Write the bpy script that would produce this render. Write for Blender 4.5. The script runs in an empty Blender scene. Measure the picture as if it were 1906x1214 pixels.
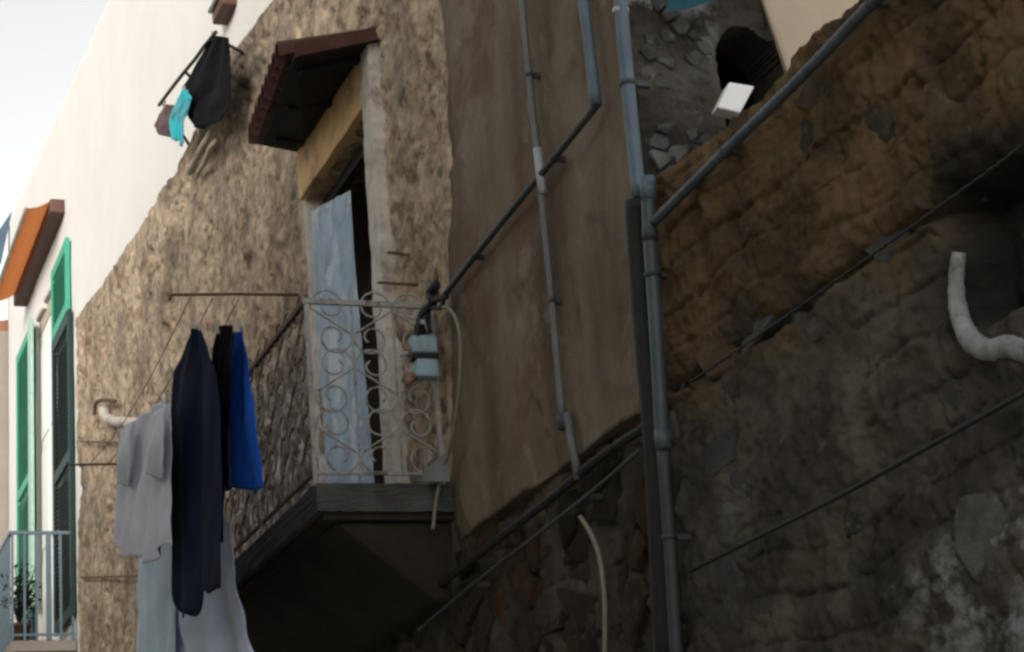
import bpy, bmesh, math, random
import numpy as np
from mathutils import Vector, Matrix

random.seed(7)
S = bpy.context.scene
COL = S.collection
R = math.radians

# ---------------------------------------------------------------- camera
CAM = Vector((0.0, 0.0, 1.6))
FPX = 3650.0                     # focal length in photograph pixels (1906 wide)
A_ = Vector((-.3506, .3193, .8803)).normalized()      # street direction seen from the camera (right, down, forward)
U_ = Vector((-.0812, -.947, .311))
U_ = (U_ - A_ * U_.dot(A_)).normalized()
N_ = A_.cross(U_)
if N_.x < 0: N_ = -N_
right_w = Vector((N_.x, A_.x, U_.x)); down_w = Vector((N_.y, A_.y, U_.y)); fwd_w = Vector((N_.z, A_.z, U_.z))
cam_d = bpy.data.cameras.new('camera'); cam = bpy.data.objects.new('camera', cam_d); COL.objects.link(cam)
up_w = -down_w; back_w = -fwd_w
M3 = Matrix((right_w, up_w, back_w)).transposed()
cam.matrix_world = Matrix.Translation(CAM) @ M3.to_4x4()
cam_d.sensor_width = 36; cam_d.lens = 36 * FPX / 1906; cam_d.clip_end = 2000; cam_d.clip_start = .05
S.camera = cam

# ---------------------------------------------------------------- world, sun, exposure
SUN_TRAVEL = Vector((.60, .74, -.252)).normalized()
to_sun = -SUN_TRAVEL
W = bpy.data.worlds.new('World'); S.world = W; W.use_nodes = True
nt = W.node_tree; nt.nodes.clear()
sky = nt.nodes.new('ShaderNodeTexSky'); sky.sky_type = 'NISHITA'; sky.sun_disc = False
sky.sun_elevation = math.asin(to_sun.z); sky.sun_rotation = math.atan2(to_sun.x, to_sun.y)
sky.air_density = 1.0; sky.dust_density = .4; sky.ozone_density = 1.0; sky.altitude = 0
bg = nt.nodes.new('ShaderNodeBackground'); bg.inputs['Strength'].default_value = .08
wo = nt.nodes.new('ShaderNodeOutputWorld')
hz_ = nt.nodes.new('ShaderNodeHueSaturation'); hz_.inputs['Saturation'].default_value = .05   # pale hazy sky
nt.links.new(sky.outputs[0], hz_.inputs['Color']); nt.links.new(hz_.outputs[0], bg.inputs[0]); nt.links.new(bg.outputs[0], wo.inputs[0])
sun_d = bpy.data.lights.new('sun', 'SUN'); sun_d.energy = .95; sun_d.angle = R(20); sun_d.color = (1, .93, .82)
sun = bpy.data.objects.new('sun', sun_d); COL.objects.link(sun)
sun.rotation_euler = SUN_TRAVEL.to_track_quat('-Z', 'Y').to_euler()
sun.location = (-20, -5, 30)
S.view_settings.view_transform = 'Standard'; S.view_settings.look = 'None'
S.view_settings.exposure = 1.75; S.view_settings.gamma = 1.0
S.render.engine = 'CYCLES'
S.cycles.filter_width = 2.8
S.cycles.use_denoising = True
S.cycles.max_bounces = 8; S.cycles.diffuse_bounces = 5

# ---------------------------------------------------------------- helpers
def ray(px, py):
    return right_w * (px - 953) + down_w * (py - 607) + fwd_w * FPX
def PX(px, py, X):
    d = ray(px, py); return CAM + d * (X / d.x)
def PY(px, py, Y):
    d = ray(px, py); return CAM + d * (Y / d.y)
def lin(*c):
    return tuple(((v / 255) / 12.92 if v / 255 <= .04045 else ((v / 255 + .055) / 1.055) ** 2.4) for v in c) + (1,)

def link(o, parent=None):
    COL.objects.link(o)
    if parent: o.parent = parent
    return o
def mesh_obj(name, verts, faces, mat, parent=None, smooth=False):
    me = bpy.data.meshes.new(name); me.from_pydata([tuple(v) for v in verts], [], faces); me.update()
    if mat: me.materials.append(mat)
    if smooth:
        me.polygons.foreach_set('use_smooth', [True] * len(me.polygons))
    return link(bpy.data.objects.new(name, me), parent)
def shared(name, me, parent=None):
    return link(bpy.data.objects.new(name, me), parent)
def tag(o, label=None, cat=None, group=None, kind=None):
    if label: o['label'] = label
    if cat: o['category'] = cat
    if group: o['group'] = group
    if kind: o['kind'] = kind
    return o
def thing(name, loc, label, cat, group=None):
    e = bpy.data.objects.new(name, None); e.empty_display_size = .1
    link(e); e.location = loc
    tag(e, label, cat, group)
    return e
def adopt(root):
    """children were built in world coordinates: keep them there"""
    bpy.context.view_layer.update()
    inv = root.matrix_world.inverted()
    for c in root.children: c.matrix_parent_inverse = inv

class MB:
    def __init__(s): s.v = []; s.f = []
    def add(s, vs, fs):
        b = len(s.v); s.v += [Vector(v) for v in vs]; s.f += [tuple(b + i for i in f) for f in fs]; return s
    def box(s, a, b):
        x0, y0, z0 = a; x1, y1, z1 = b
        return s.add([(x0,y0,z0),(x1,y0,z0),(x1,y1,z0),(x0,y1,z0),(x0,y0,z1),(x1,y0,z1),(x1,y1,z1),(x0,y1,z1)],
                     [(0,3,2,1),(4,5,6,7),(0,1,5,4),(1,2,6,5),(2,3,7,6),(3,0,4,7)])
    def hexa(s, pts):
        return s.add(pts, [(0,3,2,1),(4,5,6,7),(0,1,5,4),(1,2,6,5),(2,3,7,6),(3,0,4,7)])
    def tube(s, pts, r, n=8, cap=True, flat=1.0):
        pts = [Vector(p) for p in pts]
        rs = r if isinstance(r, (list, tuple)) else [r] * len(pts)
        b = len(s.v); prev = None
        for i, p in enumerate(pts):
            t = (pts[min(i + 1, len(pts) - 1)] - pts[max(i - 1, 0)]).normalized()
            if prev is None:
                h = Vector((0, 0, 1)) if abs(t.z) < .9 else Vector((1, 0, 0))
                u = t.cross(h).normalized()
            else:
                u = (prev - t * prev.dot(t)).normalized()
            prev = u; w = t.cross(u)
            for k in range(n):
                a = 2 * math.pi * k / n
                s.v.append(p + u * math.cos(a) * rs[i] + w * math.sin(a) * rs[i] * flat)
        for i in range(len(pts) - 1):
            for k in range(n):
                k2 = (k + 1) % n
                s.f.append((b + i*n + k, b + i*n + k2, b + (i+1)*n + k2, b + (i+1)*n + k))
        if cap:
            s.f.append(tuple(b + k for k in reversed(range(n))))
            e = b + (len(pts) - 1) * n
            s.f.append(tuple(e + k for k in range(n)))
        return s
    def build(s, name, mat, parent=None, smooth=False, bevel=0):
        o = mesh_obj(name, s.v, s.f, mat, parent, smooth)
        if bevel:
            m = o.modifiers.new('bevel', 'BEVEL'); m.width = bevel; m.segments = 2; m.limit_method = 'ANGLE'
        return o

def catmull(pts, n=6):
    pts = [Vector(p) for p in pts]
    P = [pts[0] * 2 - pts[1]] + pts + [pts[-1] * 2 - pts[-2]]
    out = []
    for i in range(1, len(P) - 2):
        for k in range(n):
            t = k / n
            a, b, c, d = P[i-1], P[i], P[i+1], P[i+2]
            out.append(.5 * ((2*b) + (c-a)*t + (2*a-5*b+4*c-d)*t*t + (3*b-a-3*c+d)*t**3))
    out.append(pts[-1]); return out
def wobble(p, q, n, amp, seed):
    rnd = random.Random(seed); p = Vector(p); q = Vector(q)
    return [p.lerp(q, i / n) + (Vector((rnd.uniform(-amp, 0), rnd.uniform(-amp, amp), rnd.uniform(-amp, amp))) if 0 < i < n else Vector()) for i in range(n + 1)]

# numpy noise
def _h(ix, iy, seed):
    h = (ix.astype(np.int64) * 374761393 + iy.astype(np.int64) * 668265263 + seed * 982451653) & 0xffffffff
    h = ((h ^ (h >> 13)) * 1274126177) & 0xffffffff
    return ((h ^ (h >> 16)) & 0xffff) / 65535.0
def vn(x, y, seed=0):
    ix = np.floor(x); iy = np.floor(y); fx = x - ix; fy = y - iy
    fx = fx*fx*fx*(fx*(fx*6-15)+10); fy = fy*fy*fy*(fy*(fy*6-15)+10)
    a = _h(ix, iy, seed); b = _h(ix+1, iy, seed); c = _h(ix, iy+1, seed); d = _h(ix+1, iy+1, seed)
    return (a*(1-fx)+b*fx)*(1-fy) + (c*(1-fx)+d*fx)*fy
def fbm(x, y, seed=0, oc=4, gain=.5):
    s = 0; a = 1; t = 0
    for o in range(oc):
        s = s + a * vn(x * 2**o + 13.7*o, y * 2**o - 7.1*o, seed + o); t += a; a *= gain
    return s / t
def sstep(a, b, x):
    t = np.clip((x - a) / (b - a), 0, 1); return t*t*(3-2*t)

def relief(name, us, vs, to_world, disp, thick, mat, parent=None, keep=None, strip_mat=None):
    """grid wall: to_world(u, v, out) -> (x, y, z) arrays; boundary edges are carried back by THICK so the wall has depth"""
    Ug, Vg = np.meshgrid(us, vs)
    D = disp(Ug, Vg)
    co = np.stack(to_world(Ug, Vg, D), -1).reshape(-1, 3)
    bk = np.stack(to_world(Ug, Vg, np.full_like(Ug, -thick)), -1).reshape(-1, 3)
    nu, nv = len(us), len(vs)
    idx = np.arange(nu * nv).reshape(nv, nu)
    q = np.stack([idx[:-1, :-1], idx[:-1, 1:], idx[1:, 1:], idx[1:, :-1]], -1).reshape(-1, 4)
    if keep is not None:
        uc = (us[:-1] + us[1:]) / 2; vc = (vs[:-1] + vs[1:]) / 2
        q = q[keep(*np.meshgrid(uc, vc)).reshape(-1)]
    e = np.concatenate([q[:, [0, 1]], q[:, [1, 2]], q[:, [2, 3]], q[:, [3, 0]]])
    key = np.sort(e, 1); key = key[:, 0].astype(np.int64) * (nu * nv) + key[:, 1]
    _, inv, cnt = np.unique(key, return_inverse=True, return_counts=True)
    be = e[cnt[inv] == 1]
    bv = np.unique(be); mp = np.full(nu * nv, -1); mp[bv] = np.arange(len(bv)) + nu * nv
    strip = np.stack([be[:, 1], be[:, 0], mp[be[:, 0]], mp[be[:, 1]]], -1)
    allv = np.concatenate([co, bk[bv]])
    allq = np.concatenate([q, strip])
    used = np.unique(allq); rm = np.full(len(allv), -1); rm[used] = np.arange(len(used))
    allv = allv[used]; allq = rm[allq]
    me = bpy.data.meshes.new(name)
    me.vertices.add(len(allv)); me.vertices.foreach_set('co', allv.astype(np.float32).ravel())
    me.loops.add(len(allq) * 4); me.loops.foreach_set('vertex_index', allq.astype(np.int32).ravel())
    me.polygons.add(len(allq)); me.polygons.foreach_set('loop_start', np.arange(0, len(allq) * 4, 4, dtype=np.int32))
    sm = np.ones(len(allq), bool); sm[len(q):] = False
    me.polygons.foreach_set('use_smooth', sm)
    me.update(calc_edges=True); me.validate()
    me.materials.append(mat)
    if strip_mat and len(me.polygons) == len(allq):
        me.materials.append(strip_mat); me.polygons.foreach_set('material_index', np.where(sm, 0, 1).astype(np.int32))
    return link(bpy.data.objects.new(name, me), parent)

# ---------------------------------------------------------------- materials
def new_mat(name):
    m = bpy.data.materials.new(name); m.use_nodes = True
    n = m.node_tree; n.nodes.clear()
    out = n.nodes.new('ShaderNodeOutputMaterial'); b = n.nodes.new('ShaderNodeBsdfPrincipled')
    n.links.new(b.outputs[0], out.inputs[0])
    return m, n, b, out
def node(n, t, **k):
    x = n.nodes.new(t)
    for a, v in k.items():
        if a in ('operation', 'blend_type', 'data_type', 'noise_dimensions', 'feature', 'interpolation_type'): setattr(x, a, v)
    return x
def noise(n, co, scale, detail=6, rough=.6, dist=0.0):
    t = n.nodes.new('ShaderNodeTexNoise'); t.inputs['Scale'].default_value = scale
    t.inputs['Detail'].default_value = detail; t.inputs['Roughness'].default_value = rough
    t.inputs['Distortion'].default_value = dist
    n.links.new(co, t.inputs['Vector']); return t.outputs['Fac']
def ramp(n, fac, stops):
    r = n.nodes.new('ShaderNodeValToRGB'); r.color_ramp.elements.remove(r.color_ramp.elements[1])
    for i, (p, c) in enumerate(stops):
        e = r.color_ramp.elements[0] if i == 0 else r.color_ramp.elements.new(p)
        e.position = p; e.color = c if len(c) == 4 else tuple(c) + (1,)
    n.links.new(fac, r.inputs[0]); return r.outputs[0]
def mix(n, fac, a, b, blend='MIX'):
    m = n.nodes.new('ShaderNodeMix'); m.data_type = 'RGBA'; m.blend_type = blend
    for sock, v in ((m.inputs[0], fac), (m.inputs[6], a), (m.inputs[7], b)):
        if hasattr(v, 'links') or isinstance(v, bpy.types.NodeSocket): n.links.new(v, sock)
        else: sock.default_value = v
    return m.outputs[2]
def mathn(n, op, a, b=0.0):
    m = n.nodes.new('ShaderNodeMath'); m.operation = op
    for i, v in ((0, a), (1, b)):
        if isinstance(v, bpy.types.NodeSocket): n.links.new(v, m.inputs[i])
        else: m.inputs[i].default_value = v
    m.use_clamp = False
    return m.outputs[0]
def smooth_mask(n, val, a, b):
    m = n.nodes.new('ShaderNodeMapRange'); m.interpolation_type = 'SMOOTHSTEP'
    n.links.new(val, m.inputs[0]); m.inputs[1].default_value = a; m.inputs[2].default_value = b
    return m.outputs[0]
def bump(n, b, h, strength, dist):
    k = n.nodes.new('ShaderNodeBump'); k.inputs['Strength'].default_value = strength; k.inputs['Distance'].default_value = dist
    n.links.new(h, k.inputs['Height']); n.links.new(k.outputs[0], b.inputs['Normal'])
def coords(n):
    return n.nodes.new('ShaderNodeTexCoord').outputs['Object']
def sep(n, co):
    s = n.nodes.new('ShaderNodeSeparateXYZ'); n.links.new(co, s.inputs[0]); return s.outputs

def plain(name, col, rough=.7, var=.18, scale=6, metallic=0, bumpd=.0, spec=.3, dirt=None, rnd=0.0):
    """painted or cast surface: colour with uneven grain and optional dirt"""
    m, n, b, out = new_mat(name); co = coords(n)
    dark = tuple(c * (1 - var) for c in col[:3]) + (1,); light = tuple(min(1, c * (1 + var)) for c in col[:3]) + (1,)
    c = ramp(n, noise(n, co, scale), [(.3, dark), (.7, light)])
    if dirt:
        c = mix(n, smooth_mask(n, noise(n, co, scale * .6, 8, .65), .5, .68), c, dirt)
    if rnd:
        oi = n.nodes.new('ShaderNodeObjectInfo')
        hs = n.nodes.new('ShaderNodeHueSaturation'); n.links.new(c, hs.inputs['Color'])
        mr = n.nodes.new('ShaderNodeMapRange'); n.links.new(oi.outputs['Random'], mr.inputs[0])
        mr.inputs[3].default_value = 1 - rnd; mr.inputs[4].default_value = 1 + rnd
        n.links.new(mr.outputs[0], hs.inputs['Value']); c = hs.outputs[0]
    n.links.new(c, b.inputs['Base Color'])
    b.inputs['Roughness'].default_value = rough; b.inputs['Metallic'].default_value = metallic
    b.inputs['Specular IOR Level'].default_value = spec
    if bumpd: bump(n, b, noise(n, co, scale * 8, 5), .6, bumpd)
    return m

def stucco_mat():
    m, n, b, out = new_mat('weathered_roughcast'); co = coords(n); X, Y, Z = sep(n, co)
    base = ramp(n, noise(n, co, 1.1, 7, .62), [(.34, (.24, .185, .14)), (.48, (.415, .325, .24)), (.64, (.55, .44, .33))])
    mid = ramp(n, noise(n, co, 9, 6, .65), [(.34, (.50, .45, .40)), (.50, (.92, .90, .88)), (.64, (1.22, 1.18, 1.12))])
    c = mix(n, 1.0, base, mid, 'MULTIPLY')
    # grey lichen and soot that came down the wall
    mp = n.nodes.new('ShaderNodeMapping'); n.links.new(co, mp.inputs[0]); mp.inputs['Scale'].default_value = (1, 1, .4)
    c = mix(n, mathn(n, 'MULTIPLY', smooth_mask(n, noise(n, mp.outputs[0], 2.2, 7, .62), .53, .66), .55), c, (.20, .18, .16, 1))
    # render lost behind the railing: grey rubble shows
    reg = mathn(n, 'MULTIPLY', smooth_mask(n, mathn(n, 'ADD', Z, noise(n, co, 2.2, 5)), 6.75, 6.2), smooth_mask(n, mathn(n, 'ADD', Y, noise(n, co, 1.9, 5)), 12.75, 13.0))
    reg = mathn(n, 'MULTIPLY', reg, smooth_mask(n, mathn(n, 'ADD', Y, noise(n, co, 1.9, 5)), 15.6, 15.1))
    rub = ramp(n, noise(n, co, 6.5, 5, .6), [(.38, (.035, .033, .033)), (.48, (.12, .11, .105)), (.58, (.30, .28, .26)), (.68, (.50, .46, .42))])
    c = mix(n, mathn(n, 'MULTIPLY', reg, .85), c, rub)
    # lost render: dark chips with their own outline
    c = mix(n, mathn(n, 'MULTIPLY', smooth_mask(n, mathn(n, 'ADD', noise(n, co, 7.0, 5, .62, .4), mathn(n, 'MULTIPLY', mathn(n, 'SUBTRACT', noise(n, co, .9, 3), .5), .22)), .57, .65), .7), c, (.115, .085, .062, 1))
    c = mix(n, mathn(n, 'MULTIPLY', smooth_mask(n, noise(n, co, 3.4, 6, .66, .6), .575, .64), .6), c, (.18, .14, .108, 1))
    # pale lime remains
    c = mix(n, mathn(n, 'MULTIPLY', smooth_mask(n, noise(n, co, 4.3, 6, .65), .57, .70), .55), c, (.60, .52, .42, 1))
    n.links.new(c, b.inputs['Base Color']); b.inputs['Roughness'].default_value = .95; b.inputs['Specular IOR Level'].default_value = .1
    bump(n, b, noise(n, co, 30, 9, .72), .8, .014)
    return m
def plaster_mat():
    m, n, b, out = new_mat('brown_smooth_plaster'); co = coords(n); X, Y, Z = sep(n, co)
    mp = n.nodes.new('ShaderNodeMapping'); n.links.new(co, mp.inputs[0]); mp.inputs['Scale'].default_value = (1, 1, .3)
    c = ramp(n, noise(n, mp.outputs[0], 2.4, 8, .6), [(.30, (.092, .068, .047)), (.5, (.168, .130, .092)), (.70, (.235, .188, .140))])
    c = mix(n, mathn(n, 'MULTIPLY', smooth_mask(n, noise(n, co, 1.6, 7, .6), .52, .64), .7), c, (.135, .08, .045, 1))
    c = mix(n, mathn(n, 'MULTIPLY', smooth_mask(n, noise(n, co, 2.7, 7, .66), .56, .66), .5), c, (.26, .225, .19, 1))
    c = mix(n, mathn(n, 'MULTIPLY', smooth_mask(n, noise(n, mp.outputs[0], 5.5, 6, .6), .6, .72), .6), c, (.075, .058, .045, 1))
    n.links.new(c, b.inputs['Base Color']); b.inputs['Roughness'].default_value = .9; b.inputs['Specular IOR Level'].default_value = .15
    bump(n, b, noise(n, co, 20, 9, .7), .8, .012)
    return m
def rubble_mat(name='old_rubble_mortar', gain=1.0, side=False):
    m, n, b, out = new_mat(name); co = coords(n); X, Y, Z = sep(n, co)
    hi = ramp(n, noise(n, co, 2.2, 7, .58), [(.30, (.020, .015, .011)), (.46, (.040, .028, .017)), (.60, (.066, .043, .022)), (.75, (.085, .066, .043))])
    lo = ramp(n, noise(n, co, 2.2, 7, .58), [(.30, (.016, .014, .012)), (.46, (.030, .026, .022)), (.60, (.048, .041, .033)), (.75, (.075, .070, .062))])
    up_ = smooth_mask(n, mathn(n, 'ADD', Z, mathn(n, 'MULTIPLY', noise(n, co, 1.7, 5), .9)), 4.0, 4.45)
    c = mix(n, up_, lo, hi)
    c = mix(n, mathn(n, 'MULTIPLY', mathn(n, 'MULTIPLY', smooth_mask(n, noise(n, co, 2.6, 6, .6), .54, .66), up_), .55), c, (.066, .040, .021, 1))
    if gain != 1: c = mix(n, 1.0, c, (gain, gain, gain, 1), 'MULTIPLY')
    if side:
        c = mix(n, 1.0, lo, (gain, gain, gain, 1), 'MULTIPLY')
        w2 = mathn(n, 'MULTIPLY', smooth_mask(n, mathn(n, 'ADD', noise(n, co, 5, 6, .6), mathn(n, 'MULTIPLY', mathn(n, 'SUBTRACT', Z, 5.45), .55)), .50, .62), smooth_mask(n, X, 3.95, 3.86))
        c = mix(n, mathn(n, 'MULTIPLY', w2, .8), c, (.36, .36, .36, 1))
    if not side:   # recess shade painted into the colour in and over the old hollow
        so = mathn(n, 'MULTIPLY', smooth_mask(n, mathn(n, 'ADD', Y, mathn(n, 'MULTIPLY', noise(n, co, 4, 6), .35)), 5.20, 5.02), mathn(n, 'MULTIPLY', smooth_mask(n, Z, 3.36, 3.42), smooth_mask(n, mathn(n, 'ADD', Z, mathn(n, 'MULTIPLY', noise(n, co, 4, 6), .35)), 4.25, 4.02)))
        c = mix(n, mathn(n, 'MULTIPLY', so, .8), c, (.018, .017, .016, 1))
    # remains of whitewash low on the near end
    w = mathn(n, 'MULTIPLY', smooth_mask(n, noise(n, co, 5.2, 8, .72), .44, .60),
              mathn(n, 'MULTIPLY', smooth_mask(n, mathn(n, 'ADD', Z, mathn(n, 'MULTIPLY', Y, .25)), 4.15, 3.95), smooth_mask(n, Y, 5.75, 5.15)))
    c = mix(n, mathn(n, 'MULTIPLY', w, .85), c, (.36, .36, .37, 1))
    c = mix(n, mathn(n, 'MULTIPLY', smooth_mask(n, noise(n, co, 7.5, 4, .6), .64, .72), .7), c, (.17, .155, .135, 1))
    n.links.new(c, b.inputs['Base Color']); b.inputs['Roughness'].default_value = .95; b.inputs['Specular IOR Level'].default_value = .1
    bump(n, b, noise(n, co, 34, 10, .78), 1.0, .022)
    return m
def stone_mat(name='field_stone', gain=1.0, grey=False):
    m, n, b, out = new_mat(name); co = coords(n)
    oi = n.nodes.new('ShaderNodeObjectInfo').outputs['Random']
    base = ramp(n, oi, [(0, (.024, .021, .018)), (.25, (.048, .034, .020)), (.5, (.034, .030, .026)), (.75, (.062, .040, .021)), (1, (.070, .063, .055))])
    if grey: base = ramp(n, oi, [(0, (.030, .031, .032)), (.4, (.048, .045, .041)), (.7, (.040, .042, .044)), (1, (.074, .072, .068))])
    g = n.nodes.new('ShaderNodeNewGeometry').outputs['Position']
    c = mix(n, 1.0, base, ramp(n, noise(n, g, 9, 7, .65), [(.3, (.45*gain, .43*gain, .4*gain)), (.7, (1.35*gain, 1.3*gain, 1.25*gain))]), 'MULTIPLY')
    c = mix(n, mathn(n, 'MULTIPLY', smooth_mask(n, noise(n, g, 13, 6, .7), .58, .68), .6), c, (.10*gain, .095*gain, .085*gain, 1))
    n.links.new(c, b.inputs['Base Color']); b.inputs['Roughness'].default_value = .92; b.inputs['Specular IOR Level'].default_value = .15
    bump(n, b, noise(n, g, 34, 10, .75), 1.0, .015)
    return m
def pipe_mat(name, col, rough=.45):
    m, n, b, out = new_mat(name); co = coords(n)
    c = ramp(n, noise(n, co, 5, 6), [(.3, tuple(v * .75 for v in col)), (.7, tuple(v * 1.2 for v in col))])
    c = mix(n, mathn(n, 'MULTIPLY', smooth_mask(n, noise(n, co, 16, 7, .7), .58, .7), .6), c, (.055, .045, .04, 1))
    n.links.new(c, b.inputs['Base Color']); b.inputs['Roughness'].default_value = rough; b.inputs['Specular IOR Level'].default_value = .35
    bump(n, b, noise(n, co, 25, 4), .3, .004)
    return m
def cloth_mat(name, col, var=.12, sheen=.2, blot=None):
    m, n, b, out = new_mat(name); co = coords(n)
    c = ramp(n, noise(n, co, 4, 5), [(.3, tuple(v * (1 - var) for v in col)), (.7, tuple(min(1, v * (1 + var)) for v in col))])
    if blot: c = mix(n, mathn(n, 'MULTIPLY', smooth_mask(n, noise(n, co, 3.2, 3), .54, .62), .75), c, blot)
    n.links.new(c, b.inputs['Base Color']); b.inputs['Roughness'].default_value = .92
    b.inputs['Sheen Weight'].default_value = sheen; b.inputs['Specular IOR Level'].default_value = .1
    wv = n.nodes.new('ShaderNodeTexWave'); wv.inputs['Scale'].default_value = 90; n.links.new(co, wv.inputs[0])
    bump(n, b, noise(n, co, 14, 5), .4, .01)
    return m

M = {}
M['stucco'] = stucco_mat(); M['plaster'] = plaster_mat(); M['rubble'] = rubble_mat(gain=3.0); M['side'] = rubble_mat('side_rubble', 1.9, True); M['stone'] = stone_mat('field_stone', 1.9); M['stone_dark'] = stone_mat('dark_field_stone', 1.2); M['stone_grey'] = stone_mat('grey_field_stone', 1.9, True); M['stone_pale'] = stone_mat('grey_side_stone', 2.3, True)  # stone_dark: field stone at lower gain, for the lower wall
M['white'] = plain('white_limewash', (.66, .64, .61), .9, .03, 1.5, bumpd=.006)
M['ochre'] = plain('ochre_lintel_render', (.68, .43, .21), .9, .10, 5, bumpd=.006, dirt=(.30, .21, .13, 1))
M['jamb'] = plain('worn_white_surround', (.56, .51, .45), .85, .14, 9, bumpd=.004, dirt=(.30, .26, .22, 1))
M['tan'] = plain('tan_side_render', (.46, .37, .275), .9, .08, 3, bumpd=.004)
M['dark_room'] = plain('dark_interior', (.06, .052, .045), .95, .2, 3)  # near-black walls for the room behind the arch
M['room_wall'] = plain('grey_brown_room_plaster', (.30, .255, .21), .95, .15, 3)
M['timber'] = plain('dark_weathered_timber', (.045, .034, .026), .85, .3, 14, bumpd=.003)
M['black_timber'] = plain('near_black_timber', (.012, .010, .009), .9, .3, 14, bumpd=.003)  # darker copy of the timber, for the canopy's board and rafters
M['pale_timber'] = plain('bleached_timber', (.42, .36, .28), .85, .2, 14, bumpd=.003)
M['tile'] = plain('dark_red_clay_tile', (.070, .028, .022), .85, .3, 9, bumpd=.004, rnd=.25)
M['clay'] = plain('brown_clay_pot', (.11, .058, .045), .85, .25, 9, bumpd=.004)
M['bluepipe'] = pipe_mat('slate_blue_painted_pipe', (.095, .135, .17))
M['greypipe'] = pipe_mat('dull_grey_conduit', (.13, .135, .135))
M['palepipe'] = pipe_mat('pale_plastic_sleeve', (.36, .38, .385))
M['darkpipe'] = pipe_mat('dark_iron_pipe', (.045, .05, .052), .55)
M['slatepipe'] = pipe_mat('slate_grey_pipe', (.065, .085, .10))
M['cable'] = plain('black_cable_sheath', (.02, .02, .022), .6, .2, 12)
M['hose'] = plain('dusty_cream_hose', (.21, .185, .145), .7, .15, 10)
M['iron'] = plain('greyed_wrought_iron', (.33, .32, .30), .6, .25, 18, dirt=(.12, .075, .05, 1))
M['iron_brown'] = plain('weathered_brown_iron', (.20, .155, .12), .7, .3, 18)
M['rusty'] = plain('rusty_iron_rod', (.12, .07, .045), .8, .3, 20)
M['slab'] = plain('grey_stained_concrete', (.078, .080, .075), .92, .35, 4, bumpd=.006, dirt=(.05, .045, .04, 1))
M['underside'] = plain('dark_corbel_stone', (.032, .025, .018), .95, .35, 4, bumpd=.01)  # near-black base colour for soffit and haunch
M['bluebox'] = plain('pale_blue_enamel', (.30, .42, .47), .5, .12, 9, dirt=(.2, .22, .2, 1))
M['greyboard'] = plain('grey_board', (.20, .21, .205), .8, .2, 9)
M['insul'] = plain('brown_ceramic', (.22, .11, .06), .35, .2, 9, spec=.5)
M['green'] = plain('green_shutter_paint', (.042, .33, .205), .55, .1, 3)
M['shade_green'] = plain('shadowed_shutter_green', (.009, .034, .030), .6, .2, 3)  # shutter green with the shadow on its lower part put into the colour
M['green_edge'] = plain('faded_green_edge', (.34, .50, .42), .7, .15, 12)
M['paintwhite'] = plain('white_door_paint', (.80, .79, .76), .5, .03, 3)
M['cassette'] = plain('brown_awning_box', (.11, .055, .042), .6, .15, 5)
M['rail_blue'] = plain('pale_blue_grey_railing', (.13, .18, .215), .55, .1, 7)
M['taupe'] = plain('taupe_house_render', (.30, .265, .235), .9, .1, 2, bumpd=.005)
M['opp'] = plain('ochre_grey_street_render', (.60, .54, .45), .9, .12, 1.4, bumpd=.01)
M['roof'] = plain('clay_roof', (.28, .13, .08), .9, .25, 4)
M['bluecloth_far'] = cloth_mat('slate_blue_canvas', (.08, .12, .17))
M['whitebox'] = plain('clean_white_plastic', (.88, .88, .87), .5, .02, 4)
M['limerim'] = plain('thick_limewash_rim', (.27, .28, .28), .9, .3, 12, bumpd=.012, dirt=(.12, .115, .10, 1))
M['tealcloth'] = cloth_mat('turquoise_cloth', (.03, .40, .47), .2)
M['tealtarp'] = cloth_mat('teal_tarpaulin', (.015, .075, .10), .2)
M['blue'] = cloth_mat('royal_blue_cloth', (.013, .085, .44), .08, 0)
M['navy'] = cloth_mat('navy_black_cloth', (.010, .015, .036), .25, 0)
M['black'] = cloth_mat('black_cloth', (.006, .006, .007), .2, 0)
M['lilac'] = cloth_mat('grey_lilac_cotton', (.58, .59, .68), .08)
M['sheet'] = cloth_mat('pale_blue_sheet', (.56, .70, .84), .1)
M['sheet2'] = cloth_mat('lavender_grey_sheet', (.54, .61, .78), .1)
M['curtain'] = cloth_mat('washed_blue_curtain', (.33, .42, .52), .3, blot=(.58, .63, .68, 1))  # pale blotches: cloud reflected in door glass, painted into the cloth
M['mauve'] = cloth_mat('mauve_brown_cloth', (.13, .085, .085), .25, 0)
M['brownred'] = cloth_mat('maroon_cotton', (.06, .035, .04), .2)
M['leaf'] = plain('dark_balcony_leaves', (.018, .03, .014), .6, .4, 20, rnd=.3)
M['paving'] = plain('alley_paving', (.40, .37, .32), .9, .2, 2.5, bumpd=.01)
# canvas of the awning: light comes through it
m, n, b, out = new_mat('orange_awning_canvas')
tr = n.nodes.new('ShaderNodeBsdfTranslucent'); tr.inputs[0].default_value = (.60, .20, .065, 1)
ms = n.nodes.new('ShaderNodeMixShader'); ms.inputs[0].default_value = .5
co = coords(n)
n.links.new(ramp(n, noise(n, co, 3, 5), [(.3, (.40, .14, .055)), (.7, (.50, .18, .07))]), b.inputs['Base Color']); b.inputs['Roughness'].default_value = .9
n.links.new(b.outputs[0], ms.inputs[1]); n.links.new(tr.outputs[0], ms.inputs[2]); n.links.new(ms.outputs[0], out.inputs[0])
M['awning'] = m

# ---------------------------------------------------------------- the setting: ground, and unseen houses opposite shaped to shade the walls
XW = 3.5            # face of the stone houses on the right of the alley
g = mesh_obj('alley_ground', [(-400, -400, 0), (400, -400, 0), (400, 400, 0), (-400, 400, 0)], [(0, 1, 2, 3)], M['paving'])
tag(g, kind='structure')

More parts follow.
